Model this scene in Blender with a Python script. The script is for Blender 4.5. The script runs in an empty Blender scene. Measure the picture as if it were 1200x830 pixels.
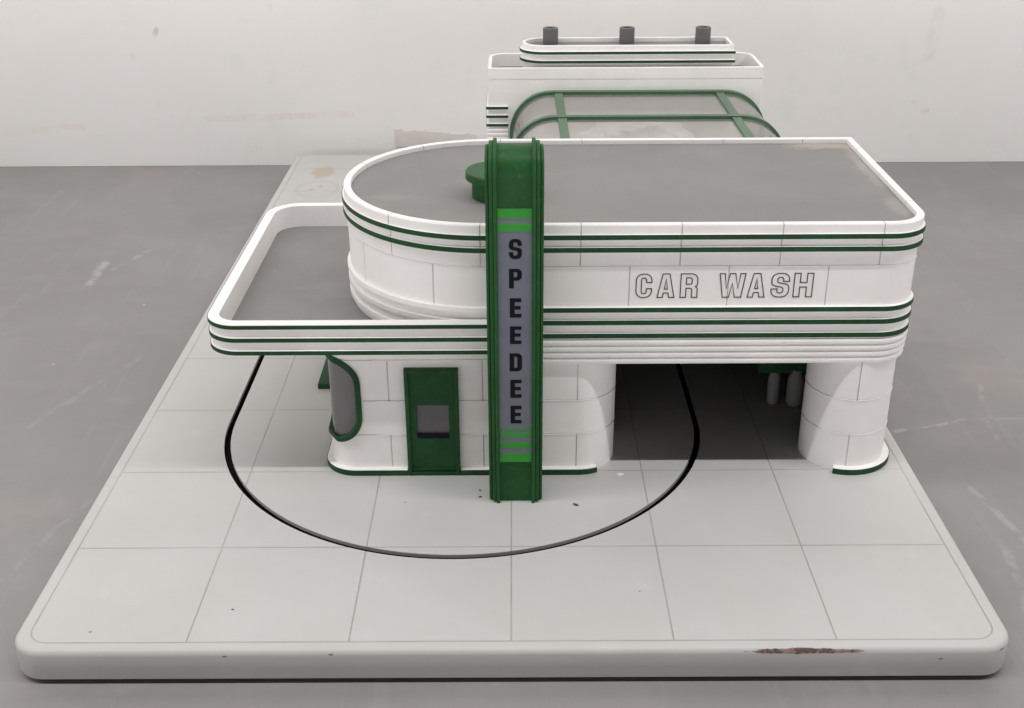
import bpy, bmesh, math, random
from mathutils import Vector, Matrix
from mathutils.geometry import tessellate_polygon

PI = math.pi
S = 0.1                      # one floor tile of the model = 1 unit here = 0.1 m
C = bpy.context.scene
col = C.collection
rnd = random.Random(7)

# ------------------------------------------------------------------ camera
F, PITCH, YAW, ROLL = 1376.2, .4485, -.002, -.0056
CP = Vector((.0254, -5.7383, 4.7191))
cp_, sp_, cy_, sy_ = math.cos(PITCH), math.sin(PITCH), math.cos(YAW), math.sin(YAW)
fwd = Vector((sy_*cp_, cy_*cp_, -sp_))
rt = Vector((cy_, -sy_, 0))
up = rt.cross(fwd)
r2 = rt*math.cos(ROLL) + up*math.sin(ROLL)
u2 = -rt*math.sin(ROLL) + up*math.cos(ROLL)
cam = bpy.data.cameras.new('camera')
cam.sensor_fit = 'HORIZONTAL'; cam.sensor_width = 36; cam.lens = 36*F/1200
cam.clip_start = .01; cam.clip_end = 100
camo = bpy.data.objects.new('camera', cam); col.objects.link(camo)
camo.matrix_world = Matrix.Translation(CP*S) @ Matrix((r2, u2, -fwd)).transposed().to_4x4()
C.camera = camo

# ------------------------------------------------------------------ light
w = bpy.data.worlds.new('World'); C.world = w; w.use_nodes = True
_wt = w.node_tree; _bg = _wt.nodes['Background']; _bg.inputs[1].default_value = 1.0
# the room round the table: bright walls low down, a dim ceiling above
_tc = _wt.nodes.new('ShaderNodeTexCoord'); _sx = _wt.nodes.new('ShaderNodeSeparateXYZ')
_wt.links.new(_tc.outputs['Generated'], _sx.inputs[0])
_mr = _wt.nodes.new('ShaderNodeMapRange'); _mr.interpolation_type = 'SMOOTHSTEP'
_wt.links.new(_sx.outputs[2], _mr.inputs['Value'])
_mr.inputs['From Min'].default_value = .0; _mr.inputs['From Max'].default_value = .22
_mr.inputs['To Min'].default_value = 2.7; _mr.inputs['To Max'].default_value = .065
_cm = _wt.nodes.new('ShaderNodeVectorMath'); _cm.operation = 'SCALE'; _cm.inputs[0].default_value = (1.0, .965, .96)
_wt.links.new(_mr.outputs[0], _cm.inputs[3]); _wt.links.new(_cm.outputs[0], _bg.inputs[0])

def lamp(name, loc, target, sx, sy, power, colour):
    l = bpy.data.lights.new(name, 'AREA'); l.shape = 'RECTANGLE'; l.size = sx*S; l.size_y = sy*S
    l.energy = power; l.color = colour
    o = bpy.data.objects.new(name, l); col.objects.link(o)
    o.location = Vector(loc)*S
    o.rotation_euler = (Vector(target)-Vector(loc)).to_track_quat('-Z', 'Y').to_euler()
lamp('ceiling_tube_lamp', (-10.0, -3.3, 27), (-10.0, 2.2, 0), 110, .55, 166, (1, .98, .965))

C.view_settings.view_transform = 'Standard'; C.view_settings.look = 'None'
C.view_settings.exposure = 0; C.view_settings.gamma = 1
C.render.engine = 'CYCLES'
C.cycles.max_bounces = 10

# ------------------------------------------------------------------ node helper
class NT:
    def __init__(s, name):
        s.m = bpy.data.materials.new(name); s.m.use_nodes = True
        s.t = s.m.node_tree; s.b = s.t.nodes['Principled BSDF']; s.out = s.t.nodes['Material Output']
    def n(s, kind, **kw):
        q = s.t.nodes.new(kind)
        for k, v in kw.items(): setattr(q, k, v)
        return q
    def set(s, sock, v):
        if isinstance(v, bpy.types.NodeSocket): s.t.links.new(v, sock)
        elif v is not None: sock.default_value = v
    def math(s, op, a, b=None, c=None):
        q = s.n('ShaderNodeMath', operation=op)
        s.set(q.inputs[0], a); s.set(q.inputs[1], b)
        if c is not None: s.set(q.inputs[2], c)
        return q.outputs[0]
    def sm(s, x, a, b, o0=0., o1=1.):
        q = s.n('ShaderNodeMapRange', interpolation_type='SMOOTHSTEP')
        s.set(q.inputs['Value'], x)
        q.inputs['From Min'].default_value = a; q.inputs['From Max'].default_value = b
        q.inputs['To Min'].default_value = o0; q.inputs['To Max'].default_value = o1
        return q.outputs[0]
    def mix(s, f, a, b):
        q = s.n('ShaderNodeMix', data_type='RGBA')
        s.set(q.inputs[0], f)
        s.set(q.inputs[6], a if isinstance(a, bpy.types.NodeSocket) else (*a, 1))
        s.set(q.inputs[7], b if isinstance(b, bpy.types.NodeSocket) else (*b, 1))
        return q.outputs[2]
    def pos(s):                                   # object space in tile units
        tc = s.n('ShaderNodeTexCoord'); vm = s.n('ShaderNodeVectorMath', operation='SCALE')
        s.t.links.new(tc.outputs['Object'], vm.inputs[0]); vm.inputs[3].default_value = 1/S
        return vm.outputs[0]
    def xyz(s, v):
        q = s.n('ShaderNodeSeparateXYZ'); s.t.links.new(v, q.inputs[0]); return q.outputs
    def noise(s, v, scale, detail=3., rough=.5, dist=0.):
        q = s.n('ShaderNodeTexNoise'); s.set(q.inputs['Vector'], v)
        q.inputs['Scale'].default_value = scale; q.inputs['Detail'].default_value = detail
        q.inputs['Roughness'].default_value = rough; q.inputs['Distortion'].default_value = dist
        return q.outputs[0]
    def scale(s, v, k, rot=0.):
        q = s.n('ShaderNodeMapping'); s.set(q.inputs[0], v)
        q.inputs['Scale'].default_value = k; q.inputs['Rotation'].default_value = (0, 0, rot); return q.outputs[0]
    def bump(s, h, dist, strength=1.):
        q = s.n('ShaderNodeBump'); s.set(q.inputs['Height'], h)
        q.inputs['Distance'].default_value = dist; q.inputs['Strength'].default_value = strength
        s.t.links.new(q.outputs[0], s.b.inputs['Normal'])
    def fin(s, colour, rough=.5, spec=.5):
        s.set(s.b.inputs['Base Color'], colour if isinstance(colour, bpy.types.NodeSocket) else (*colour, 1))
        s.set(s.b.inputs['Roughness'], rough); s.b.inputs['Specular IOR Level'].default_value = spec
        return s.m
    def seg(s, X, Y, x0, y0, x1, y1, wd):         # 1 on a thin line segment, 0 off it
        dx, dy = x1-x0, y1-y0; L2 = dx*dx+dy*dy
        px = s.math('SUBTRACT', X, x0); py = s.math('SUBTRACT', Y, y0)
        t = s.math('MULTIPLY_ADD', px, dx/L2, s.math('MULTIPLY', py, dy/L2))
        t = s.math('MINIMUM', s.math('MAXIMUM', t, 0.), 1.)
        ex = s.math('MULTIPLY_ADD', t, -dx, px); ey = s.math('MULTIPLY_ADD', t, -dy, py)
        d = s.math('SQRT', s.math('MULTIPLY_ADD', ex, ex, s.math('MULTIPLY', ey, ey)))
        return s.sm(d, wd*.4, wd, 1., 0.)
    def spot(s, X, Y, x0, y0, rx, ry):            # distance measured in radii
        ex = s.math('DIVIDE', s.math('SUBTRACT', X, x0), rx); ey = s.math('DIVIDE', s.math('SUBTRACT', Y, y0), ry)
        return s.math('SQRT', s.math('MULTIPLY_ADD', ex, ex, s.math('MULTIPLY', ey, ey)))

def plain(name, c, rough=.5, spec=.5, vary=.06, dust=0.):
    t = NT(name); p = t.pos()
    n1 = t.noise(p, 3., 4., .6); n2 = t.noise(p, 40., 2.)
    f = t.sm(n1, .3, .7)
    cc = t.mix(f, [x*(1-vary) for x in c], [min(1, x*(1+vary)) for x in c])
    if dust:
        cc = t.mix(t.math('MULTIPLY', t.sm(t.noise(p, 22., 5., .7), .52, .75), dust), cc, (.55, .53, .5))
    r = t.math('MULTIPLY_ADD', n1, .16, rough-.08)
    t.bump(n2, .0002, .25)
    return t.fin(cc, r, spec)

def white_blocks(name, off, bands, pitch=.7, hlines=()):
    """white plastic with dark vertical joints; UV = (arc length, height). bands = [(z0, z1, shift)]"""
    t = NT(name); uv = t.n('ShaderNodeUVMap'); U, V, _ = t.xyz(uv.outputs[0])
    p = t.pos(); tot = None
    for z0, z1, sh in bands:
        fr = t.math('WRAP', t.math('SUBTRACT', U, off+sh), pitch/2, -pitch/2)
        l = t.sm(t.math('ABSOLUTE', fr), .0022, .0052, 1., 0.)
        m = t.math('MULTIPLY', t.math('GREATER_THAN', V, z0), t.math('LESS_THAN', V, z1))
        l = t.math('MULTIPLY', l, m)
        tot = l if tot is None else t.math('MAXIMUM', tot, l)
    for z in hlines:
        l = t.sm(t.math('ABSOLUTE', t.math('SUBTRACT', V, z)), .002, .005, 1., 0.)
        tot = t.math('MAXIMUM', tot, l)
    n1 = t.noise(p, 2.2, 5., .65)
    base = t.mix(t.sm(n1, .3, .7), (.85, .825, .812), (.895, .875, .862))
    base = t.mix(t.math('MULTIPLY', t.sm(t.noise(p, 14., 5., .7), .62, .8), .35), base, (.6, .55, .5))
    tot2 = t.math('MULTIPLY', tot, t.sm(t.noise(p, 5.), .3, .6, .3, .55))
    c = t.mix(tot2, base, (.2, .18, .17))
    t.bump(t.math('MULTIPLY', tot, -1.), .0006, .8)
    return t.fin(c, t.math('MULTIPLY_ADD', n1, .2, .34), .4)

M = {}
M['white'] = plain('white_plastic', (.89, .872, .86), .4, .4, .03, .12)
M['green'] = plain('dark_green_paint', (.0125, .064, .021), .5, .18, .16, .05)
M['green_sign'] = plain('sign_green_paint', (.014, .082, .02), .46, .2, .12, .06)
M['vault_green'] = plain('glossy_green_paint', (.03, .115, .042), .32, .8, .1, .1)  # lighter, glossier green for the vault bars
M['lime'] = plain('bright_green_strip', (.03, .31, .028), .45, .3, .08)
M['slate'] = plain('blue_grey_sign_face', (.16, .172, .215), .5, .3, .08)
M['black'] = plain('black_lettering', (.008, .008, .01), .6, .1, .1)
M['ink'] = plain('dark_outline_ink', (.05, .043, .042), .6, .2, .1)
M['dark'] = plain('bay_shade_grey', (.02, .0195, .02), .7, .2, .1)  # bay shade put into the colour of its walls and soffit
M['slot_shade'] = plain('slot_shade_black', (.012, .0115, .011), .8, .1, .25)  # darkness of the slot recess put into a black colour
M['pipe'] = plain('grey_pipe_plastic', (.125, .125, .13), .5, .4, .06)
M['rubber'] = plain('black_rubber', (.02, .02, .02), .8, .2)
M['foam'] = plain('white_foam', (.72, .7, .68), .9, .1, .05)
M['paper'] = plain('beige_torn_paper', (.7, .66, .635), .85, .1, .06)
M['paper2'] = plain('pinkish_grey_lining', (.58, .52, .5), .8, .2, .1)
M['roller'] = plain('grey_white_roller', (.24, .23, .22), .6, .2)
M['fleck'] = plain('dark_fleck', (.06, .055, .05), .8, .1)
M['chipw'] = plain('white_fleck', (.85, .85, .83), .7, .2)

def roof_mat(name, c, dirt=()):
    t = NT(name); p = t.pos(); X, Y, _ = t.xyz(p)
    n = t.noise(p, 1.3, 6., .6)
    cc = t.mix(t.sm(n, .3, .7), [v*.94 for v in c], [v*1.05 for v in c])
    cc = t.mix(t.math('MULTIPLY', t.sm(t.noise(p, 60., 2.), .6, .75), .12), cc, (.5, .49, .47))
    for (x, y, rx, ry, k, dc) in dirt:
        d = t.spot(X, Y, x, y, rx, ry)
        d = t.math('ADD', d, t.math('MULTIPLY', t.math('SUBTRACT', t.noise(p, 9., 5., .7), .5), 1.6))
        cc = t.mix(t.math('MULTIPLY', t.sm(d, .3, 1., 1., 0.), k), cc, dc)
    t.bump(t.noise(p, 70., 2.), .0003, .3)
    return t.fin(cc, .62, .3)
M['roof'] = roof_mat('grey_roof', (.222, .216, .21), ((2.66, 1.06, .42, .14, .7, (.42, .38, .32)), (2.86, .5, .1, .8, .45, (.42, .39, .35)), (2.84, -.6, .12, .3, .3, (.42, .4, .37)), (-.9, -.3, .3, .1, .12, (.45, .45, .43))))
M['canopy_roof'] = roof_mat('grey_canopy_roof', (.222, .217, .212), ((-1.3, 0., .5, .3, .2, (.36, .35, .34)), (-.9, -.8, .5, .25, .25, (.4, .39, .38))))

def glass_mat(name, tint, clear, rough=.12):
    t = NT(name)
    t.fin(tint, .35, .5)
    tr = t.n('ShaderNodeBsdfTransparent'); tr.inputs[0].default_value = (.97, .96, .95, 1)
    gl = t.n('ShaderNodeBsdfGlossy'); gl.inputs['Roughness'].default_value = rough
    m1 = t.n('ShaderNodeMixShader'); m1.inputs[0].default_value = clear
    t.t.links.new(t.b.outputs[0], m1.inputs[1]); t.t.links.new(tr.outputs[0], m1.inputs[2])
    fr = t.n('ShaderNodeFresnel'); fr.inputs[0].default_value = 1.45
    m2 = t.n('ShaderNodeMixShader'); t.t.links.new(fr.outputs[0], m2.inputs[0])
    t.t.links.new(m1.outputs[0], m2.inputs[1]); t.t.links.new(gl.outputs[0], m2.inputs[2])
    t.t.links.new(m2.outputs[0], t.out.inputs[0])
    return t.m
M['glazing'] = glass_mat('cloudy_clear_plastic', (.74, .7, .68), .74, .15)
M['window'] = glass_mat('grey_window_plastic', (.27, .265, .27), .4, .08)
M['doorglass'] = glass_mat('grey_door_pane', (.085, .078, .088), .1, .3)

def floor_mat():
    t = NT('grey_worn_floor'); p = t.pos(); X, Y, _ = t.xyz(p)
    a = t.noise(p, .35, 5., .6, .3); b = t.noise(p, 1.6, 6., .65)
    c = t.mix(t.sm(a, .35, .65), (.232, .223, .22), (.266, .257, .258))
    c = t.mix(t.math('MULTIPLY', t.sm(b, .45, .7), .3), c, (.33, .315, .3))
    c = t.mix(t.math('MULTIPLY', t.sm(t.noise(p, 5., 6., .75), .56, .8), .3), c, (.2, .185, .18))
    st = t.noise(t.scale(p, (6., .35, 1.), .5), 1., 4., .6)
    c = t.mix(t.math('MULTIPLY', t.sm(st, .6, .72), .07), c, (.44, .43, .43))
    st = t.noise(t.scale(p, (5., .25, 1.), -.35), 1.3, 4., .6)
    c = t.mix(t.math('MULTIPLY', t.sm(st, .61, .72), .08), c, (.42, .42, .43))
    st = t.noise(t.scale(p, (14., .5, 1.), 1.2), 1.1, 3., .6)
    c = t.mix(t.math('MULTIPLY', t.sm(st, .66, .74), .1), c, (.46, .45, .45))
    jit = t.math('MULTIPLY', t.math('SUBTRACT', t.noise(p, 3., 4.), .5), .12)
    Xj = t.math('ADD', X, jit); Yj = t.math('ADD', Y, t.math('MULTIPLY', jit, -1.))
    brk = t.sm(t.noise(p, 7., 4., .7), .4, .6)
    for (x0, y0, x1, y1, wd, k) in ((2.9, 2.9, 3.95, 3.22, .03, .6), (3.95, 3.22, 5.3, 3.3, .02, .3), (-4.72, 6.43, -4.76, 7.1, .07, .65), (-4.6, 6.9, -4.3, 7.6, .04, .4),
            (3.62, 2.1, 3.75, 1.4, .04, .4), (3.6, 1.4, 3.45, .6, .05, .3), (3.0, 4.1, 3.2, 3.4, .04, .35), (4.3, 3.9, 4.1, 2.9, .03, .3),
            (-3.6, .9, -3.2, 2.3, .03, .18), (-4.2, 3.2, -3.6, 4.6, .04, .2), (.7, -.5, 1.6, -.75, .03, .3), (-1.6, -.7, -.8, -.45, .02, .25), (2.2, -.6, 2.5, -.9, .03, .35)):
        c = t.mix(t.math('MULTIPLY', t.math('MULTIPLY', t.seg(Xj, Yj, x0, y0, x1, y1, wd), brk), k*.5), c, (.6, .59, .58))
    v = t.n('ShaderNodeTexVoronoi'); t.set(v.inputs['Vector'], p); v.inputs['Scale'].default_value = 1.7
    c = t.mix(t.sm(v.outputs['Distance'], .02, .035, .65, 0.), c, (.62, .6, .58))
    c = t.mix(t.math('MULTIPLY', t.sm(t.noise(p, .8, 2.), .62, .75), .16), c, (.42, .3, .28))
    t.bump(t.noise(p, 25., 4., .7), .0006, .25)
    return t.fin(c, t.math('MULTIPLY_ADD', b, .35, .36), .4)
M['floor'] = floor_mat()

def wall_mat():
    t = NT('white_scuffed_wall'); p = t.pos(); X, _, Z = t.xyz(p)
    a = t.noise(p, .25, 5., .6); b = t.noise(p, 1.4, 5., .65)
    c = t.mix(t.sm(a, .3, .7), (.80, .785, .765), (.845, .83, .812))
    c = t.mix(t.math('MULTIPLY', t.sm(b, .55, .75), .22), c, (.66, .66, .61))
    c = t.mix(t.math('MULTIPLY', t.sm(t.noise(p, 3.5, 6., .7), .62, .78), .3), c, (.62, .58, .55))
    br = t.sm(t.noise(p, 6., 4., .7), .35, .6)
    for (x0, z0, x1, z1, wd, k, cc) in ((-4.4, .45, -2.3, .5, .06, .4, (.7, .5, .48)), (-3.75, 2.5, -3.7, 3.1, .05, .5, (.5, .49, .48)), (-3.9, 3.7, -3.85, 4.1, .06, .35, (.55, .54, .53)),
            (-5.0, 1.62, -4.95, 1.72, .05, .8, (.35, .33, .2)), (4.0, 3.5, 4.3, 3.3, .05, .5, (.58, .56, .52)), (5.9, 1.3, 5.95, 1.9, .12, .35, (.55, .55, .5)), (5.95, .5, 5.98, .52, .05, .9, (.45, .3, .27)),
            (6.1, 2.6, 6.2, 3.4, .1, .2, (.55, .54, .5)), (-7.3, .25, -6.6, .3, .09, .4, (.72, .7, .52)), (-6.5, .35, -6.2, .32, .06, .35, (.75, .5, .48)), (8.2, .7, 9.0, .6, .08, .3, (.6, .55, .5))):
        c = t.mix(t.math('MULTIPLY', t.math('MULTIPLY', t.seg(X, Z, x0, z0, x1, z1, wd), br), k*.55), c, cc)
    t.bump(t.noise(p, 8., 4., .6), .0015, .12)
    return t.fin(c, .55, .3)
M['wall'] = wall_mat()

def board_mat():
    t = NT('pale_grey_board_paint'); p = t.pos(); X, Y, Z = t.xyz(p)
    def line(a):
        d = t.math('ABSOLUTE', t.math('SUBTRACT', a, t.math('ROUND', a)))
        return t.sm(d, .003, .0065, 1., 0.)
    ax = t.math('ABSOLUTE', X)
    # rounded border groove: signed distance to a rounded rectangle
    R0, hx, hy, cyy = .14, 2.995, 5.32, 5.32
    qx = t.math('SUBTRACT', ax, hx-R0); qy = t.math('SUBTRACT', t.math('ABSOLUTE', t.math('SUBTRACT', Y, cyy)), hy-R0)
    mx = t.math('MAXIMUM', qx, 0.); my = t.math('MAXIMUM', qy, 0.)
    sd = t.math('ADD', t.math('SQRT', t.math('MULTIPLY_ADD', mx, mx, t.math('MULTIPLY', my, my))), t.math('MINIMUM', t.math('MAXIMUM', qx, qy), 0.))
    sd = t.math('SUBTRACT', sd, R0)
    inside = t.math('LESS_THAN', sd, 0.)
    border = t.sm(t.math('ABSOLUTE', sd), .003, .0065, 1., 0.)
    grid = t.math('MULTIPLY', t.math('MAXIMUM', line(X), line(Y)), inside)
    g = t.math('MULTIPLY', t.math('MAXIMUM', grid, border), t.math('GREATER_THAN', Z, -.012))
    n = t.noise(p, .7, 5., .6); n2 = t.noise(p, 6., 6., .7)
    c = t.mix(t.sm(n, .3, .7), (.5, .496, .484), (.534, .531, .522))
    c = t.mix(t.math('MULTIPLY', t.sm(n2, .58, .8), .3), c, (.5, .475, .44))
    c = t.mix(t.math('MULTIPLY', t.sm(t.noise(p, 2.6, 3.), .62, .72), .12), c, (.7, .69, .68))
    # specks
    v = t.n('ShaderNodeTexVoronoi'); t.set(v.inputs['Vector'], p); v.inputs['Scale'].default_value = 2.3
    vr = t.xyz(v.outputs['Color'])[0]
    c = t.mix(t.math('MULTIPLY', t.sm(v.outputs['Distance'], .018, .032, .8, 0.), t.math('GREATER_THAN', vr, .78)), c, (.22, .19, .16))
    # stained screw spots at the far left
    d = t.math('ADD', t.spot(X, Y, -2.58, 9.85, .2, .34), t.math('MULTIPLY', t.math('SUBTRACT', n2, .5), 1.2))
    c = t.mix(t.sm(d, .5, 1., .75, 0.), c, (.46, .37, .28))
    ring = t.sm(t.math('ABSOLUTE', t.math('SUBTRACT', t.spot(X, Y, -2.55, 9.1, .27, .33), 1.)), .05, .16, .28, 0.)
    c = t.mix(ring, c, (.4, .39, .37))
    for (x, y) in ((-2.62, 9.06), (-2.52, 9.2)):
        c = t.mix(t.sm(t.spot(X, Y, x, y, .05, .08), .5, 1., .5, 0.), c, (.36, .34, .32))
    # bare chip on the front edge
    e = t.math('ADD', t.spot(X, Z, 1.79, -.022, .37, .017), t.math('MULTIPLY', t.math('SUBTRACT', t.noise(p, 11., 5., .75), .5), 1.25))
    chip = t.math('MULTIPLY', t.sm(e, .8, 1., 1., 0.), t.math('LESS_THAN', Y, -.055))
    cc = t.mix(t.sm(t.noise(p, 26., 3., .6), .42, .58), (.1, .075, .065), (.3, .19, .155))
    c = t.mix(chip, c, cc)
    for (x, z_) in ((2.62, -.08), (3.0, -.035), (-1.1, -.03), (-1.75, -.04)):
        c = t.mix(t.math('MULTIPLY', t.sm(t.spot(X, Z, x, z_, .018, .008), .6, 1., .85, 0.), t.math('LESS_THAN', Y, 0.)), c, (.12, .1, .09))
    # right and left edges rubbed down to a darker undercoat here and there
    rub = t.math('MULTIPLY', t.sm(t.noise(p, 3.5, 5., .7), .62, .75), t.sm(t.math('ABSOLUTE', t.math('SUBTRACT', ax, 3.075)), .0, .03, .6, 0.))
    c = t.mix(rub, c, (.42, .38, .31))
    c = t.mix(t.math('MULTIPLY', g, t.sm(t.noise(p, 1.8, 3.), .3, .6, .28, .6)), c, (.25, .235, .22))
    t.bump(t.math('ADD', t.math('MULTIPLY', g, -1.), t.math('MULTIPLY', n2, .15)), .0006, .6)
    return t.fin(c, t.math('MULTIPLY_ADD', n, .2, .36), .4)
M['board'] = board_mat()

# ------------------------------------------------------------------ mesh helpers (tile units)
def arcpath(pts, closed, seg=10):
    """polyline from (x, y, r) corners, r rounds the corner"""
    out = []; n = len(pts)
    for i, p in enumerate(pts):
        r = p[2] if len(p) > 2 else 0
        P = Vector(p[:2])
        if r == 0 or (not closed and i in (0, n-1)): out.append(P); continue
        A = Vector(pts[i-1][:2]); B = Vector(pts[(i+1) % n][:2])
        a = (A-P).normalized(); b = (B-P).normalized()
        th = a.angle(b); t = r/math.tan(th/2)
        s = P+a*t; e = P+b*t
        cen = P+(a+b).normalized()*(r/math.sin(th/2))
        a0 = math.atan2(s.y-cen.y, s.x-cen.x); a1 = math.atan2(e.y-cen.y, e.x-cen.x)
        d = (a1-a0+PI) % (2*PI)-PI
        k = max(2, int(seg*abs(d)/(PI/2)))
        for j in range(k+1): out.append(cen+r*Vector((math.cos(a0+d*j/k), math.sin(a0+d*j/k))))
    res = [out[0]]
    for q in out[1:]:
        if (q-res[-1]).length > 1e-5: res.append(q)
    if closed and (res[0]-res[-1]).length < 1e-5: res.pop()
    return res

def normals(path, closed):
    n = len(path); N = []
    for i in range(n):
        ds = []
        if closed or i > 0: ds.append((path[i]-path[i-1]).normalized())
        if closed or i < n-1: ds.append((path[(i+1) % n]-path[i]).normalized())
        ns = [Vector((d.y, -d.x)) for d in ds]
        if len(ns) == 1: N.append(ns[0])
        else:
            m = (ns[0]+ns[1]).normalized(); N.append(m/max(.3, m.dot(ns[0])))
    return N

class MB:
    def __init__(s): s.bm = bmesh.new(); s.uv = s.bm.loops.layers.uv.new('UVMap')
    def face(s, vs, uvs=None):
        try: f = s.bm.faces.new(vs)
        except ValueError: return
        if uvs:
            for l, q in zip(f.loops, uvs): l[s.uv].uv = q
        return f
    def sweep(s, path, profile, closed=False, pclosed=False, u0=0., caps=True):
        N = normals(path, closed); n = len(path); m = len(profile)
        rows = [[s.bm.verts.new((p.x+q.x*o, p.y+q.y*o, z)) for o, z in profile] for p, q in zip(path, N)]
        u = [u0]
        for i in range(n): u.append(u[-1]+(path[(i+1) % n]-path[i]).length)
        for i in range(n if closed else n-1):
            A, B = rows[i], rows[(i+1) % n]
            for j in range(m if pclosed else m-1):
                k = (j+1) % m
                s.face((A[j], B[j], B[k], A[k]), ((u[i], profile[j][1]), (u[i+1], profile[j][1]), (u[i+1], profile[k][1]), (u[i], profile[k][1])))
        if pclosed and not closed and caps:
            s.face(rows[0]); s.face(rows[-1][::-1])
        return s
    def slab(s, path, z0, z1):                    # filled polygon, extruded
        lo = [s.bm.verts.new((p[0], p[1], z0)) for p in path]; hi = [s.bm.verts.new((p[0], p[1], z1)) for p in path]
        n = len(path)
        s.face(lo[::-1]); s.face(hi)
        for i in range(n): s.face((lo[i], lo[(i+1) % n], hi[(i+1) % n], hi[i]))
        return s
    def sheet(s, path, z):
        s.face([s.bm.verts.new((p[0], p[1], z)) for p in path]); return s
    def box(s, a, b, bev=0.):
        (x0, y0, z0), (x1, y1, z1) = a, b
        v = [s.bm.verts.new(p) for p in ((x0, y0, z0), (x1, y0, z0), (x1, y1, z0), (x0, y1, z0), (x0, y0, z1), (x1, y0, z1), (x1, y1, z1), (x0, y1, z1))]
        fs = [s.face([v[i] for i in q]) for q in ((0, 3, 2, 1), (4, 5, 6, 7), (0, 1, 5, 4), (1, 2, 6, 5), (2, 3, 7, 6), (3, 0, 4, 7))]
        if bev:
            es = {e for f in fs for e in f.edges}
            bmesh.ops.bevel(s.bm, geom=list(es), offset=bev, segments=2, profile=.6, affect='EDGES')
        return s
    def lathe(s, c, prof, seg=40, axis='z'):
        """prof = [(radius, height)] turned about an axis through c"""
        rows = []
        for i in range(seg):
            a = 2*PI*i/seg
            rows.append([s.bm.verts.new((c[0]+r*math.cos(a), c[1]+r*math.sin(a), c[2]+h)) for r, h in prof])
        for i in range(seg):
            A, B = rows[i], rows[(i+1) % seg]
            for j in range(len(prof)-1): s.face((A[j], B[j], B[j+1], A[j+1]))
        if prof[0][0] > 1e-6: s.face([r[0] for r in rows][::-1])
        if prof[-1][0] > 1e-6: s.face([r[-1] for r in rows])
        return s
    def build(s, name, mat, parent=None, at=(0, 0, 0), sharp=32, norm=True):
        if norm:
            bmesh.ops.remove_doubles(s.bm, verts=s.bm.verts, dist=1e-6)
            bmesh.ops.recalc_face_normals(s.bm, faces=s.bm.faces)
        L = Vector(at)
        if parent is not None:
            q = parent; L = Vector((0, 0, 0))
            while q is not None: L = L+q.location/S; q = q.parent
        for v in s.bm.verts: v.co = (v.co-L)*S
        me = bpy.data.meshes.new(name); s.bm.to_mesh(me); s.bm.free()
        me.polygons.foreach_set('use_smooth', [True]*len(me.polygons)); me.set_sharp_from_angle(angle=math.radians(sharp))
        me.materials.append(mat)
        o = bpy.data.objects.new(name, me); col.objects.link(o)
        if parent is not None: o.parent = parent
        else: o.location = Vector(at)*S
        return o

def thing(name, label, cat, loc=(0, 0, 0), group=None):
    o = bpy.data.objects.new(name, None); col.objects.link(o); o.empty_display_size = .02
    o.location = Vector(loc)*S; o['label'] = label; o['category'] = cat
    if group: o['group'] = group
    return o
def tag(o, label, cat, group=None):
    o['label'] = label; o['category'] = cat
    if group: o['group'] = group
    return o

def ledge(z0, z1, d0, d1, b=.002):                # closed profile of a small projecting ledge
    return [(d0, z0), (d1, z0), (d1, z1-b), (d1-b, z1), (d0, z1)]
def stripe_prof(z0, z1, d, t=.004): return [(d-.003, z0), (d+t, z0), (d+t, z1), (d-.003, z1)]

# ------------------------------------------------------------------ the setting
ZF = -.252
o = MB().box((-30, -12, ZF-.3), (30, 11.4, ZF)).build('floor', M['floor']); o['kind'] = 'structure'
o = MB().box((-30, 11.02, ZF+.004), (30, 11.4, 22)).build('wall', M['wall']); o['kind'] = 'structure'
# torn scrap stuck on the wall
mb = MB(); pts = [(-1.69, .02), (-.5, .02), (-.5, .2)]
x = -.55
while x > -1.66:
    pts.append((x, .2+(-.5-x)*.065+rnd.choice((-.02, -.008, 0, .004, .012, .03))*rnd.uniform(.3, 1.2))); x -= rnd.choice((.012, .02, .05, .1))
pts.append((-1.69, .285))
f0 = [mb.bm.verts.new((px, 11.02-.012, pz)) for px, pz in pts]; f1 = [mb.bm.verts.new((px, 11.0185, pz)) for px, pz in pts]
mb.face(f0); mb.face(f1[::-1])
for i in range(len(pts)): mb.face((f0[i], f1[i], f1[(i+1) % len(pts)], f0[(i+1) % len(pts)]))
tag(mb.build('torn_paper', M['paper'], None, (-1.1, 11.02, .02)), 'beige torn paper scrap with ragged top on the white wall', 'paper')

# ------------------------------------------------------------------ base board
BX, BY0, BY1 = 3.09, -.085, 10.72
base = thing('display_board', 'large pale grey display board with grid lines, rounded corners and chipped front edge', 'base board', (0, 0, 0))
bp_ = arcpath([(-BX, BY0, .2), (BX, BY0, .2), (BX, BY1, .2), (-BX, BY1, .2)], True, 12)
mb = MB(); prof = [(-.012, -.217), (-.004, -.215), (0, -.208), (0, -.04)]
for k in range(1, 7): a = k*PI/12; prof.append((-.04+.04*math.cos(a), -.04+.04*math.sin(a)))
mb.sweep(bp_, prof, closed=True)
N = normals(bp_, True)
mb.sheet([p+q*(-.04) for p, q in zip(bp_, N)], 0.); mb.sheet([p+q*(-.012) for p, q in zip(bp_, N)], -.217)
slab = mb.build('slab', M['board'], base, sharp=40)
SLOT = arcpath([(-2.31, .88, 1.915), (1.52, .88, 1.915), (1.52, 7.6, 1.915), (-2.31, 7.6, 1.915)], True, 40)
cut = MB().sweep(SLOT, [(-.0255, -.1), (.0255, -.1), (.0255, .05), (-.0255, .05)], closed=True, pclosed=True).build('slot_cutter', M['slot_shade'])
md = slab.modifiers.new('slot', 'BOOLEAN'); md.operation = 'DIFFERENCE'; md.solver = 'EXACT'; md.object = cut
try: md.material_mode = 'INDEX'
except Exception: pass
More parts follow.
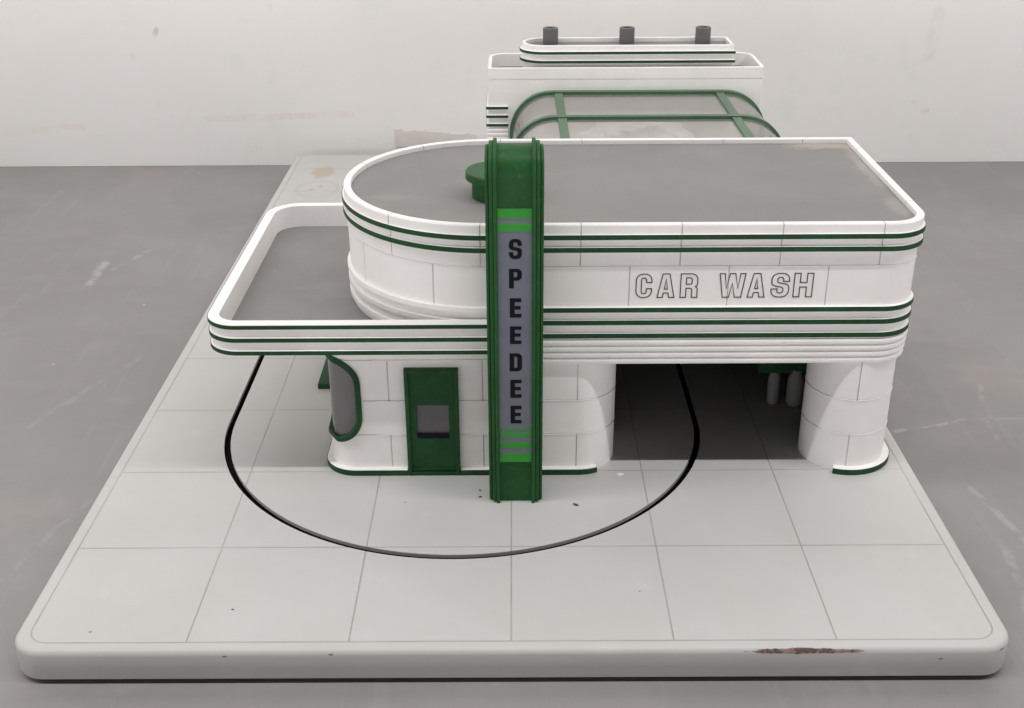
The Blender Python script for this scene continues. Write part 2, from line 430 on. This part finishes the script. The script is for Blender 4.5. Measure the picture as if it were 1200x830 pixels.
bpy.context.view_layer.update()
dg = bpy.context.evaluated_depsgraph_get()
nm = bpy.data.meshes.new_from_object(slab.evaluated_get(dg))
slab.modifiers.clear(); slab.data = nm
bpy.data.objects.remove(cut)
nm.polygons.foreach_set('use_smooth', [True]*len(nm.polygons)); nm.set_sharp_from_angle(angle=math.radians(40))
MB().sweep(SLOT, [(-.0235, -.026), (-.0235, -.085), (.0235, -.085), (.0235, -.026)], closed=True).build('track_slot', M['slot_shade'], base)  # black sheet stands in for the dark undercut below the slot's lip
for sx in (-2.75, 2.75):
    for sy in (.35, 10.3): MB().lathe((sx, sy, ZF), [(.1, 0), (.1, .034)], 24).build('foot', M['rubber'], base)

# ------------------------------------------------------------------ car wash building
YW = 1.968                                        # front face of the upper wall
YS = 1.985                                        # front face of the ground-floor wall
cw = thing('car_wash_building', 'white streamlined car wash building with rounded left end, grey roof and green stripes', 'building', (0, 3, 0))
XL, XR, YB = -.17, 2.925, 4.165
RR = (YB-YW)/2
# closed plan of the upper block, starting at the back, running counter-clockwise
UP = arcpath([(1.3, YB), (XL-RR, YB, RR-.0005), (XL-RR, YW, RR-.0005), (XR, YW, .27), (XR, YB)], True, 24)
plen = 0; useam = None
for i in range(len(UP)-1):
    if useam is None and abs(UP[i].y-YW) < 1e-3 and UP[i].x > XL-.01: useam = UP[i].x-plen
    plen += (UP[i+1]-UP[i]).length
M['upper'] = white_blocks('white_upper_blocks', .493, ((1.692, 2.1, 0.), (1.386, 1.69, .35)))
M['shop'] = white_blocks('white_ground_blocks', .493, ((.62, .953, 0.), (.331, .62, .35), (.05, .331, 0.)))
M['shopwin'] = white_blocks('white_corner_blocks', .493, ((.62, .953, 0.), (.05, .331, 0.)), hlines=(.331, .62, .957))
g = .012
prof = [(0, 1.05), (0, 1.691-.008), (.004, 1.691-.003), (.004, 1.691), (-.006, 1.692), (-.006, 1.697), (0, 1.698), (0, 1.925), (.016, 1.937), (.016, 1.996), (.011, 2.004), (-.036, 2.004), (-.04, 2.0), (-.04, 1.955)]
MB().sweep(UP, prof, closed=True, u0=useam).build('upper_wall', M['upper'], cw)
NU = normals(UP, True)
MB().sheet([p-q*.042 for p, q in zip(UP, NU)], 1.966).build('roof', M['roof'], cw)

def subpath(path, pred, closed=True):
    """the run of points of a closed path for which pred holds"""
    n = len(path); st = next(i for i in range(n) if pred(path[i]) and not pred(path[i-1]))
    out = []; i = st
    while pred(path[i % n]) and len(out) < n: out.append(path[i % n]); i += 1
    return out
def cutpath(x0):                                  # front-right-back run starting at x0 on the front
    core = [p for p in UP]
    n = len(core); st = next(i for i in range(n) if abs(core[i].y-YW) < 1e-3 and core[i].x > XL-.01)
    run = []
    for k in range(n):
        p = core[(st+k) % n]
        if abs(p.y-YB) < 1e-3 and p.x < x0: break
        run.append(p)
    run = [p for p in run if not (abs(p.y-YW) < 1e-3 and p.x <= x0)]
    run = [Vector((x0, YW))]+run
    return run+[Vector((x0, YB))]
# ledges: two high ones run all round, the three lower ones are green right of the sign only
for (z0, z1, d) in ((1.9, 1.936, .03), (1.806, 1.843, .027)):
    e = MB().sweep(UP, ledge(z0, z1, -.004, d), closed=True, pclosed=True, u0=useam).build('ledge', M['upper'], cw)
    MB().sweep(UP, stripe_prof(z0-.001, z1-.002, d), closed=True, pclosed=True).build('green_stripe', M['green'], e)
RUN = cutpath(.03)
for (z0, z1, d) in ((1.349, 1.385, .024), (1.249, 1.286, .021), (1.144, 1.181, .018)):
    e = MB().sweep(UP, ledge(z0, z1, -.004, d), closed=True, pclosed=True).build('ledge', M['white'], cw)
    MB().sweep(RUN, stripe_prof(z0-.001, z1-.002, d), pclosed=True).build('green_stripe', M['green'], e)
# half-round ribs under the ledges, right of the sign
RIBS = cutpath(-.1)
mb = MB()
for i, (z0, z1) in enumerate(((.928, .974), (.979, .1+.925), (1.03, 1.076), (1.081, 1.128))):
    d = .010+.004*i; pr = [(-.02, z0)]
    for k in range(9):
        a = -PI/2+PI*k/8; pr.append((d-.012+.012*max(0, math.cos(a))**.6, (z0+z1)/2+(z1-z0)/2*math.sin(a)))
    pr.append((-.02, z1)); mb.sweep(RIBS, pr, pclosed=True)
mb.sweep(RIBS, [(-.012, .93), (-.012, 1.14)])
mb.build('ribbed_band', M['white'], cw, sharp=50)
# soffit over the bay
MB().slab([p for p in cutpath(.2)], .934, .96).build('soffit', M['dark'], cw)  # underside coloured near-black so it bounces no light into the bay

# ground floor shop wall, rounded at both front corners
XSL, XSR = -1.385, .80
RC = .2
ucorner = RC*PI/2
lw = [(XSL, 4.05)]
SH = arcpath([(XSL, 4.05), (XSL, YS, RC), (XSR, YS, .3), (XSR, 7.45)], False, 16)
# distance along the path at which the front straight begins
ustart = None; acc = 0
for i in range(len(SH)-1):
    if ustart is None and abs(SH[i].y-YS) < 1e-4 and SH[i].x > XSL+RC-.01: ustart = SH[i].x-acc
    acc += (SH[i+1]-SH[i]).length
def at_u(path, u, u0):
    a = u0
    for i in range(len(path)-1):
        l = (path[i+1]-path[i]).length
        if u <= a+l or i == len(path)-2:
            t = (u-a)/l; d = (path[i+1]-path[i])/l
            return path[i]+d*(u-a), Vector((d.y, -d.x))
        a += l
def cut_u(path, u0, ua, ub):
    a = u0; out = [at_u(path, ua, u0)[0]]
    for i in range(len(path)):
        if ua+1e-4 < a < ub-1e-4: out.append(path[i])
        if i < len(path)-1: a += (path[i+1]-path[i]).length
    out.append(at_u(path, ub, u0)[0]); return out
uEnd = ustart+acc
UC = XSL+RC-ucorner/2                              # arc position of the middle of the corner
UC -= .13                                          # the window reaches further round onto the side wall
WW, RWIN, PW = .355, .195, .46                      # half width of the opening, its corner radius, half width of the panel
ua, ub = UC-PW, UC+PW
def groove(z): return [(0, z-.008), (.004, z-.003), (.004, z), (-.006, z+.001), (-.006, z+.006), (0, z+.007)]
sprof = [(0, 0)]+groove(.331)+groove(.62)+groove(.957)+[(0, 1.075)]
mb = MB()
mb.sweep(cut_u(SH, ustart, ustart, ua), sprof, u0=ustart)
uBay = XSR-.3+.3*PI/2+.35
mb.sweep(cut_u(SH, ustart, ub, uBay), sprof, u0=ub)
mb.build('ground_floor_wall', M['shop'], cw)
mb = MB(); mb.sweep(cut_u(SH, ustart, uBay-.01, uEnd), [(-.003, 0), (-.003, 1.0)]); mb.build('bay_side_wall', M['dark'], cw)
# corner panel with the pill-shaped opening
zc0, zc1 = .262, .972
def pill(k, n, grow):                             # point of the pill outline in (u, z)
    r = RWIN+grow; h = (zc1-zc0)/2-.03+grow; hw = WW-.03+grow; m = (zc0+zc1)/2
    a = 2*PI*k/n; c_, s_ = math.cos(a), math.sin(a)
    x = (hw-r)*(1 if c_ > 1e-9 else -1 if c_ < -1e-9 else 0)+r*c_; y = (h-r)*(1 if s_ > 1e-9 else -1 if s_ < -1e-9 else 0)+r*s_
    return UC+x, m+y
NP = 64
mb = MB(); rings = []
for t in range(0, 7):
    f = t/6; ring = []
    for k in range(NP):
        pu, pz = pill(k, NP, 0)
        a = 2*PI*k/NP; c_, s_ = math.cos(a), math.sin(a)
        q = max(abs(c_), abs(s_)); ru = UC+PW*c_/q; rz = (0+1.075)/2+(1.075/2)*s_/q
        u_ = pu+(ru-pu)*f; z_ = pz+(rz-pz)*f
        p, nn = at_u(SH, u_, ustart); ring.append((mb.bm.verts.new((p.x, p.y, z_)), (u_, z_)))
    rings.append(ring)
for A, B in zip(rings, rings[1:]):
    for k in range(NP):
        a, b, c_, d = A[k], A[(k+1) % NP], B[(k+1) % NP], B[k]
        mb.face((a[0], b[0], c_[0], d[0]), (a[1], b[1], c_[1], d[1]))
mb.build('corner_wall', M['shopwin'], cw)
# the window: frame (> pane)
def pillring(mb, specs, closed_loop=True):
    rows = []
    for grow, off in specs:
        row = []
        for k in range(NP):
            u_, z_ = pill(k, NP, grow); p, nn = at_u(SH, u_, ustart)
            row.append(mb.bm.verts.new((p.x+nn.x*off, p.y+nn.y*off, z_)))
        rows.append(row)
    for A, B in zip(rows, rows[1:]+([rows[0]] if closed_loop else [])):
        for k in range(NP): mb.face((A[k], A[(k+1) % NP], B[(k+1) % NP], B[k]))
mb = MB(); pillring(mb, [(-.008, -.05), (.034, -.004), (.034, .018), (.03, .022), (-.004, .022), (-.009, .016)])
cwin = mb.build('corner_window', M['green'], cw)
mb = MB()
W_ = 36
grid_ = []
for i in range(W_+1):
    uu = UC-WW+.03+(2*WW-.06)*i/W_; rr = RWIN; dx = max(0, abs(uu-UC)-(WW-.03-rr))
    hh = (zc1-zc0)/2-.03-rr+math.sqrt(max(0, rr*rr-dx*dx)); m_ = (zc0+zc1)/2
    p, nn = at_u(SH, uu, ustart)
    grid_.append([mb.bm.verts.new((p.x-nn.x*.014, p.y-nn.y*.014, m_+hh*(2*j/6-1))) for j in range(7)])
for A, B in zip(grid_, grid_[1:]):
    for j in range(6): mb.face((A[j], B[j], B[j+1], A[j+1]))
mb.build('pane', M['window'], cwin)
# shop interior: floor sheet and a back partition seen dimly through the pane
inn = arcpath([(XSL+.05, 4.0), (XSL+.05, YS+.05, RC-.05), (XSR-.05, YS+.05, .25), (XSR-.05, 4.0)], True, 8)
MB().slab(inn, .004, .02).build('shop_floor', M['pipe'], cw)
MB().box((XSL+.02, 4.05, 0), (XSR-.01, 4.1, 1.06)).build('back_wall', M['white'], cw)

# base band (green face, white top)
def band(path, d, name='base_band'):
    e = MB().sweep(path, ledge(0.002, .05, -.004, d, .004), pclosed=True).build(name, M['white'], cw)
    MB().sweep(path, stripe_prof(.001, .046, d), pclosed=True).build('green_stripe', M['green'], e)
uDoor0, uDoor1 = -.785, -.388
band(cut_u(SH, ustart, ustart+.02, uDoor0-.005), .046)
band(cut_u(SH, ustart, uDoor1+.004, .64), .046)
# side doorstep on the left wall
MB().box((-1.69, 3.38, .001), (XSL-.002, 4.0, .05), .006).build('doorstep', M['green'], cw)

# door
def ring_frame(mb, x0, x1, z0, z1, wx, wz, ya, yb):
    mb.box((x0, ya, z0), (x0+wx, yb, z1), .004); mb.box((x1-wx, ya, z0), (x1, yb, z1), .004)
    mb.box((x0+wx, ya+.001, z1-wz), (x1-wx, yb, z1), .004); mb.box((x0+wx, ya+.001, z0), (x1-wx, yb, z0+wz), .004)
dr = MB(); X0, X1 = uDoor0, uDoor1
yf = YS-.03
dr.box((X0+.028, yf, .02), (-.706, YS+.01, .87)); dr.box((-.463, yf, .02), (X1-.028, YS+.01, .87))
dr.box((-.706, yf, .02), (-.463, YS+.01, .315)); dr.box((-.706, yf, .597), (-.463, YS+.01, .87))
dr.box((X0+.03, yf-.012, .045), (X1-.03, yf, .058), .003)
door = dr.build('door', M['green'], cw)
fr = MB(); ring_frame(fr, X0, X1, .002, .897, .03, .028, YS-.052, YS+.005); fr.build('door_frame', M['green'], door)
MB().box((-.7055, yf+.001, .3155), (-.4635, yf+.016, .348), .003).build('shaded_pane_sill', M['black'], door)  # black strip carries the dark bottom line of the pane recess in its colour
MB().box((-.708, yf+.024, .313), (-.461, yf+.032, .599)).build('door_pane', M['doorglass'], door)

# round-nosed column at the right of the bay, and the outer right wall
CX, CY, CR = 2.588, 2.285, .32
PL = arcpath([(CX+CR, 2.9), (CX+CR-.06, CY+CR), (CX-CR, CY+CR, CR-.001), (CX-CR, CY-CR, CR-.001), (CX+CR, CY-CR, CR-.001)], True, 20)
L0 = .36+0.
JU = None; acc_ = 0
for i in range(len(PL)-1):
    if JU is None and PL[i].y < CY and PL[i].x > CX+.003: JU = acc_
    acc_ += (PL[i+1]-PL[i]).length
colu = MB(); cprof = [(0, 0)]+groove(.325)+groove(.616)+[(0, .935)]
colu.sweep(PL, cprof, closed=True, u0=0)
M['column'] = white_blocks('white_column_blocks', JU-.045, ((.616, .935, .0), (.325, .616, .45), (.03, .325, -.02)), 1.3)
colu.build('column', M['column'], cw)
BP = [p for p in PL]
bandp = [p for p in BP if p.y < CY+.001 and (p.x > 2.45)]
band(bandp+[Vector((CX+CR, 2.9))], .05)
RW = [Vector((2.92, 2.89)), Vector((2.92, 7.59))]
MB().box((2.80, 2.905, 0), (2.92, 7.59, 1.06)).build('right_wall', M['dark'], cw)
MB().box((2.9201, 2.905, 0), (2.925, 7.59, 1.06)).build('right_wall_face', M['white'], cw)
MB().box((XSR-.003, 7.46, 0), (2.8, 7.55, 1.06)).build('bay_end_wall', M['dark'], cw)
MB().slab([(.72, 2.35), (2.86, 2.35), (2.86, 7.5), (.72, 7.5)], .962, .99).build('bay_light_lid', M['dark'], cw)  # unseen lid added to keep vault light out of the bay

# left canopy
cx0, cy0, cy1 = -2.2, 1.862, 4.6
can = arcpath([(-.16, cy1), (cx0, cy1, .3), (cx0, cy0, .24), (-.165, cy0)], False, 14)
cano = MB().sweep(can, [(-.014, 1.068), (-.014, 1.286), (-.01, 1.3), (-.079, 1.3), (-.083, 1.296), (-.083, 1.068)], pclosed=True).build('canopy_rim', M['white'], cw)
NC = normals(can, False)
inn = [p-q*.08 for p, q in zip(can, NC)]
MB().slab(inn, 1.07, 1.1).build('canopy_roof', M['canopy_roof'], cano)
MB().slab([p-q*.082 for p, q in zip(can, NC)], 1.064, 1.069).build('canopy_soffit', M['white'], cano)
for (z0, z1) in ((1.265, 1.294), (1.163, 1.194), (1.062, 1.092)):
    e = MB().sweep(can, ledge(z0, z1+.004, -.016, 0, .004), pclosed=True).build('canopy_ledge', M['white'], cano)
    MB().sweep(can, stripe_prof(z0-.001, z1, 0.), pclosed=True).build('green_stripe', M['green'], e)

# writing
def rp(pts, seg=5): return arcpath(pts, True, seg)
T_ = .215
GL = {
 'C': ([[(.64, .64), (.64, 1, .28), (0, 1, .28), (0, 0, .28), (.64, 0, .28), (.64, .38), (.425, .38), (.425, .17, .09), (.215, .17, .09), (.215, .83, .09), (.425, .83, .09), (.425, .64)]], .64),
 'A': ([[(0, 0), (.21, 1), (.49, 1), (.70, 0), (.48, 0), (.45, .19), (.25, .19), (.22, 0)], [(.285, .36), (.415, .36), (.35, .80)]], .70),
 'R': ([[(0, 0), (0, 1), (.67, 1, .24), (.67, .50, .12), (.58, .46), (.67, .42, .1), (.67, 0), (.45, 0), (.45, .39, .07), (.22, .39), (.22, 0)], [(.22, .56), (.45, .56, .08), (.45, .83, .08), (.22, .83)]], .67),
 'W': ([[(0, 1), (.15, 0), (.41, 0), (.53, .60), (.65, 0), (.91, 0), (1.06, 1), (.85, 1), (.77, .36), (.64, 1), (.42, 1), (.29, .36), (.21, 1)]], 1.06),
 'S': ([[(.66, .66), (.66, 1, .26), (0, 1, .26), (0, .50, .16), (.44, .40, .08), (.44, .17, .09), (.22, .17, .09), (.22, .34), (0, .34), (0, 0, .26), (.66, 0, .26), (.66, .52, .16), (.22, .62, .08), (.22, .83, .09), (.44, .83, .09), (.44, .66)]], .66),
 'H': ([[(0, 0), (0, 1), (.23, 1), (.23, .61), (.49, .61), (.49, 1), (.72, 1), (.72, 0), (.49, 0), (.49, .42), (.23, .42), (.23, 0)]], .72),
 'P': ([[(0, 0), (0, 1), (.66, 1, .24), (.66, .40, .24), (.24, .40), (.24, 0)], [(.24, .57), (.42, .57, .08), (.42, .83, .08), (.24, .83)]], .66),
 'E': ([[(0, 0), (0, 1), (.58, 1), (.58, .81), (.24, .81), (.24, .60), (.54, .60), (.54, .42), (.24, .42), (.24, .19), (.58, .19), (.58, 0)]], .58),
 'D': ([[(0, 0), (0, 1), (.64, 1, .24), (.64, 0, .24)], [(.24, .18), (.40, .18, .08), (.40, .82, .08), (.24, .82)]], .64),
}
def outline_letter(ch, x0, x1, z0, z1, y, wd):
    loops, W = GL[ch]; mb = MB()
    for lp in loops:
        P = [Vector((x0+q.x/W*(x1-x0), z0+q.y*(z1-z0))) for q in rp(lp)]
        NN = normals(P, True); n = len(P)
        for i in range(n):
            if NN[i].length > 1.6: NN[i] *= 1.6/NN[i].length
        rows = [[mb.bm.verts.new((p.x+q.x*s*wd/2, y+h, p.y+q.y*s*wd/2)) for s, h in ((-1, .002), (-1, -.002), (1, -.002), (1, .002))] for p, q in zip(P, NN)]
        for i in range(n):
            A, B = rows[i], rows[(i+1) % n]
            for j in range(3): mb.face((A[j], B[j], B[j+1], A[j+1]))
    return mb.build('letter', M['ink'], cw, norm=True)
for ch, a, b in (('C', 746.3, 764.8), ('A', 771.7, 791.9), ('R', 799.2, 819.2), ('W', 845.2, 875.8), ('A', 879.2, 899.4), ('S', 907.1, 928), ('H', 933.8, 956)):
    f = lambda px: .892+(px-746.3)*(2.142-.892)/(956-746.3)
    outline_letter(ch, f(a), f(b), 1.452, 1.632, YW-.0005, .007)

# ------------------------------------------------------------------ glass vault between the two buildings
vt = thing('glass_vault', 'clear barrel vault with green frame bars between the two white buildings', 'glass roof', (1.45, 5.9, 1.0))
VX0, VX1, VR, VZ = 0., 2.9, .46, 1.615
def vsec(off, n=10):                              # section of the vault in (x, z)
    pts = []
    for k in range(n+1):
        a = PI-PI/2*k/n; pts.append((VX0+VR+(VR+off)*math.cos(a), VZ-VR+(VR+off)*math.sin(a)))
    for k in range(n+1):
        a = PI/2-PI/2*k/n; pts.append((VX1-VR+(VR+off)*math.cos(a), VZ-VR+(VR+off)*math.sin(a)))
    return [(VX0-off, 1.06)]+pts+[(VX1+off, 1.06)]
VY0, VY1 = 4.2, 7.59
mb = MB(); a_ = vsec(-.02)
r0 = [mb.bm.verts.new((x, VY0, z)) for x, z in a_]; r1 = [mb.bm.verts.new((x, VY1, z)) for x, z in a_]
for i in range(len(a_)-1): mb.face((r0[i], r1[i], r1[i+1], r0[i+1]))
mb.build('glazing', M['glazing'], vt)
for yy in (4.25, 5.33, 6.44, 7.555):
    mb = MB(); wi = .042
    rows = [[mb.bm.verts.new((x, y_, z)) for (x, z), y_ in ((i_, yy-wi), (o_, yy-wi), (o_, yy+wi), (i_, yy+wi))] for i_, o_ in zip(vsec(-.045), vsec(.012))]
    for A, B in zip(rows, rows[1:]):
        for j in range(4): mb.face((A[j], B[j], B[(j+1) % 4], A[(j+1) % 4]))
    mb.face(rows[0]); mb.face(rows[-1][::-1])
    mb.build('arch_bar', M['vault_green'], vt)
for xx in (.54, 2.36):
    MB().box((xx-.045, 4.26, VZ-.03), (xx+.045, 7.545, VZ+.004)).build('long_bar', M['vault_green'], vt)
MB().box((VX0, VY0, 1.0), (VX1, VY1, 1.058)).build('gallery_floor', M['paper2'], vt)  # added to close the bay off from vault light; foam rests on it
MB().box((VX0, 4.2, .004), (VX0+.06, 7.59, 1.0)).build('side_wall', M['white'], vt)
# heap of white foam seen through the vault
mb = MB(); bmesh.ops.create_icosphere(mb.bm, subdivisions=5, radius=1.)
from mathutils import noise as mnoise
for v in mb.bm.verts:
    n = mnoise.fractal(v.co*1.6+Vector((3, 1, 7)), .8, 2., 4)
    q = v.co*(1+.22*n)
    v.co = Vector((1.4+q.x*.72, 6.98+q.y*.42, 1.062+max(0, q.z)*.36))
tag(mb.build('foam_heap', M['foam'], None, (1.4, 6.98, 1.06), norm=False), 'white foam heap inside the clear barrel vault', 'foam')

# ------------------------------------------------------------------ rear tower
tw = thing('rear_building', 'tall white rear building with a set-back top storey carrying grey pipes', 'building', (1.3, 8.0, 0))
TP = arcpath([(-.255, 7.6), (2.868, 7.6, .03), (2.868, 8.45, .2), (-.255, 8.45, .2)], True, 8)
TP2 = TP
zt = 1.88
MB().sweep(TP, [(0, 0)]+groove(1.757)+[(0, zt-.004), (-.004, zt), (-.036, zt), (-.04, zt-.004), (-.04, zt-.16)], closed=True).build('tower_wall', M['white'], tw)
NT_ = normals(TP, True)
MB().sheet([p-q*.042 for p, q in zip(TP, NT_)], zt-.15).build('roof', M['roof'], tw)
# stripes on the left shoulder
tl = [Vector((-.255, 8.2)), Vector((-.255, 7.6)), Vector((-.03, 7.6))]
for z in (1.418, 1.319, 1.22):
    e = MB().sweep(tl, ledge(z, z+.034, -.004, .024), pclosed=True).build('ledge', M['white'], tw)
    MB().sweep(tl, stripe_prof(z-.001, z+.028, .024), pclosed=True).build('green_stripe', M['green'], e)
mb = MB()
for i in range(4):
    z0 = 1.0+.05*i; pr = [(-.01, z0)]+[(.008+.012*max(0, math.cos(-PI/2+PI*k/6))**.6, z0+.022+.022*math.sin(-PI/2+PI*k/6)) for k in range(7)]+[(-.01, z0+.044)]
    mb.sweep(tl, pr, pclosed=True)
mb.build('ribbed_band', M['white'], tw, sharp=50)
PH = arcpath([(.135, 7.735, .2495), (2.535, 7.735, .02), (2.535, 8.235, .02), (.135, 8.235, .2495)], True, 14)
ph = MB().sweep(PH, [(0, 1.72), (0, 2.094), (-.004, 2.1), (-.034, 2.1), (-.038, 2.096), (-.038, 2.03)], closed=True).build('top_storey', M['white'], tw)
MB().sheet([p-q*.04 for p, q in zip(PH, normals(PH, True))], 2.052).build('top_roof', M['roof'], ph)
def phl(x_end):
    out = [p for p in PH if p.x < 1.0]
    i0 = max(range(len(out)), key=lambda i: out[i].y*10+out[i].x)
    left = [p for p in PH if p.x < .4]
    left.sort(key=lambda p: -math.atan2(p.y-7.985, -(p.x-.385)))
    return [Vector((2.535, 8.235))]+left+[Vector((2.548, 7.735))]
pp = phl(0)
for z in (2.008, 1.908):
    e = MB().sweep(pp, ledge(z, z+.03, -.004, .026), pclosed=True).build('ledge', M['white'], ph)
    MB().sweep(pp, stripe_prof(z-.001, z+.028, .026), pclosed=True).build('green_stripe', M['green'], e)
for x_ in (.463, 1.345, 2.222):
    MB().lathe((x_, 8.07, 2.053), [(.088, 0), (.088, .182), (.082, .188), (.056, .188), (.05, .182), (.05, .08), (0, .08)], 32).build('roof_pipe', M['pipe'], tw)

# ------------------------------------------------------------------ sign pylon
sg = thing('sign_pylon', 'tall green sign pylon with rounded top spelling SPEEDEE down its face', 'sign', (.033, 1.76, 0))
def pylon(mb, x0, x1, r, yb, zb, n=24, cyl=(1.765, 2.445), bev=0.):
    """upright slab with half-round top, extruded along x"""
    def outline(rr):
        pts = [(yb, zb), (cyl[0]-rr, zb)]
        for k in range(n+1):
            a = PI-PI*k/n; pts.append((cyl[0]+rr*math.cos(a), cyl[1]+rr*math.sin(a)))
        pts.append((cyl[0]+rr, max(zb, 1.0) if False else zb)); return pts
    rings = [(x0, r-bev), (x0+bev, r), (x1-bev, r), (x1, r-bev)] if bev else [(x0, r), (x1, r)]
    rows = [[mb.bm.verts.new((x, y, z)) for y, z in outline(rr)[1:]] for x, rr in rings]
    for A, B in zip(rows, rows[1:]):
        for i in range(len(A)): mb.face((A[i], A[(i+1) % len(A)], B[(i+1) % len(A)], B[i]))
    mb.face(rows[0][::-1]); mb.face(rows[-1])
sx0, sx1, pc = -.16, .226, .033
mb = MB(); pylon(mb, pc-.125, pc+.125, .186, 1.96, .004); core = mb.build('pylon_core', M['green_sign'], sg)
for sd in (-1, 1):
    mb = MB()
    a, b = sorted((pc+sd*.115, pc+sd*.140)); pylon(mb, a, b, .222, 1.96, -.0, bev=.006)
    mb.build('fin', M['green_sign'], sg)
    mb = MB()
    a, b = sorted((pc+sd*.139, pc+sd*.168)); pylon(mb, a, b, .205, 1.96, .012, bev=.005)
    a, b = sorted((pc+sd*.167, pc+sd*.193)); pylon(mb, a, b, .180, 1.96, .012, bev=.008)
    mb.build('side_plate', M['green_sign'], sg)
yface = 1.765-.186
pl = MB().box((pc-.114, yface-.006, .337), (pc+.114, yface-.001, 2.252)).build('sign_face', M['slate'], sg)
for (z0, z1) in ((2.186, 2.252), (2.097, 2.15), (.337, .405), (.452, .496), (.54, .571), (.598, .612)):
    MB().box((pc-(.111 if z1 < .6 and z0 > .41 else .114), yface-.009, z0), (pc+.114, yface-.005, z1)).build('bright_stripe', M['lime'], pl)
for ch, z1, z0 in (('S', 2.043, 1.902), ('P', 1.832, 1.691), ('E', 1.618, 1.477), ('E', 1.41, 1.278), ('D', 1.206, 1.068), ('E', 1.001, .86), ('E', .795, .654)):
    loops, W = GL[ch]; wd = .086 if ch != 'E' else .078
    cx_ = pc+.004
    mb = MB(); polys = [[Vector((cx_+(q.x/W-.5)*wd, yface-.0085, z0+q.y*(z1-z0))) for q in rp(lp)] for lp in loops]
    tri = tessellate_polygon(polys); flat = [v for lp in polys for v in lp]
    vs = [mb.bm.verts.new(v) for v in flat]
    for t3 in tri: mb.face([vs[i] for i in t3])
    ex = bmesh.ops.extrude_face_region(mb.bm, geom=list(mb.bm.faces))
    for v in ex['geom']:
        if isinstance(v, bmesh.types.BMVert): v.co.y += .004
    mb.build('letter', M['black'], pl)

# ------------------------------------------------------------------ round vent behind the sign
vn = thing('roof_vent', 'round green capped vent on the grey roof behind the sign pylon', 'vent', (-.085, 2.72, 1.966))
MB().lathe((-.085, 2.72, 1.967), [(.2, 0), (.2, .14)], 44).build('vent_body', M['green_sign'], vn)
MB().lathe((-.085, 2.72, 2.105), [(.2, 0), (.242, .003), (.247, .008), (.247, .055), (.24, .064), (.0, .066)], 44).build('vent_cap', M['green_sign'], vn)

# ------------------------------------------------------------------ washing machine inside the bay
wm = thing('washing_unit', 'dark green washing unit with two white rollers in the shaded bay', 'car wash machine', (2.27, 3.1, 0))
MB().box((2.06, 3.04, .3), (2.62, 3.36, .78), .02).build('housing', M['green'], wm)
for (x_, y_, r_, h_) in ((2.215, 3.08, .05, .32), (2.395, 3.06, .07, .31)):
    MB().lathe((x_, y_, 0.004), [(r_*.8, 0), (r_, .02), (r_, h_-.07), (r_*.7, h_-.03), (r_*.6, h_+.02)], 28).build('roller', M['roller'], wm)

# ------------------------------------------------------------------ crumbs lying on the board
def crumb(x, y, r, m, label, grp, flat=.35):
    mb = MB(); bmesh.ops.create_icosphere(mb.bm, subdivisions=1, radius=1.)
    a = rnd.uniform(0, PI); st = rnd.uniform(1., 2.2)
    for v in mb.bm.verts:
        q = v.co*(1+rnd.uniform(-.3, .3)); q.x *= st
        v.co = Vector((x+r*(q.x*math.cos(a)-q.y*math.sin(a)), y+r*(q.x*math.sin(a)+q.y*math.cos(a)), r*flat*(q.z+1)))
    tag(mb.build('crumb', m, None, (x, y, 0), sharp=20, norm=False), label, 'crumb', grp)
G = 'crumbs scattered on the board'
crumb(-.235, 1.72, .008, M['fleck'], 'dark crumb left of the sign foot, nearer the building', G)
crumb(-.23, 1.63, .010, M['fleck'], 'dark crumb just left of the sign foot, nearer the front', G)
crumb(.47, 1.52, .013, M['fleck'], 'dark crumb right of the sign foot', G)
crumb(.83, 1.93, .017, M['chipw'], 'white crumb at the foot of the bay opening', G)
crumb(-.78, 1.56, .006, M['fleck'], 'tiny dark crumb in front of the green door', G)
crumb(-1.78, .32, .0055, M['fleck'], 'tiny dark crumb on the tile second from the left in the front row', G)
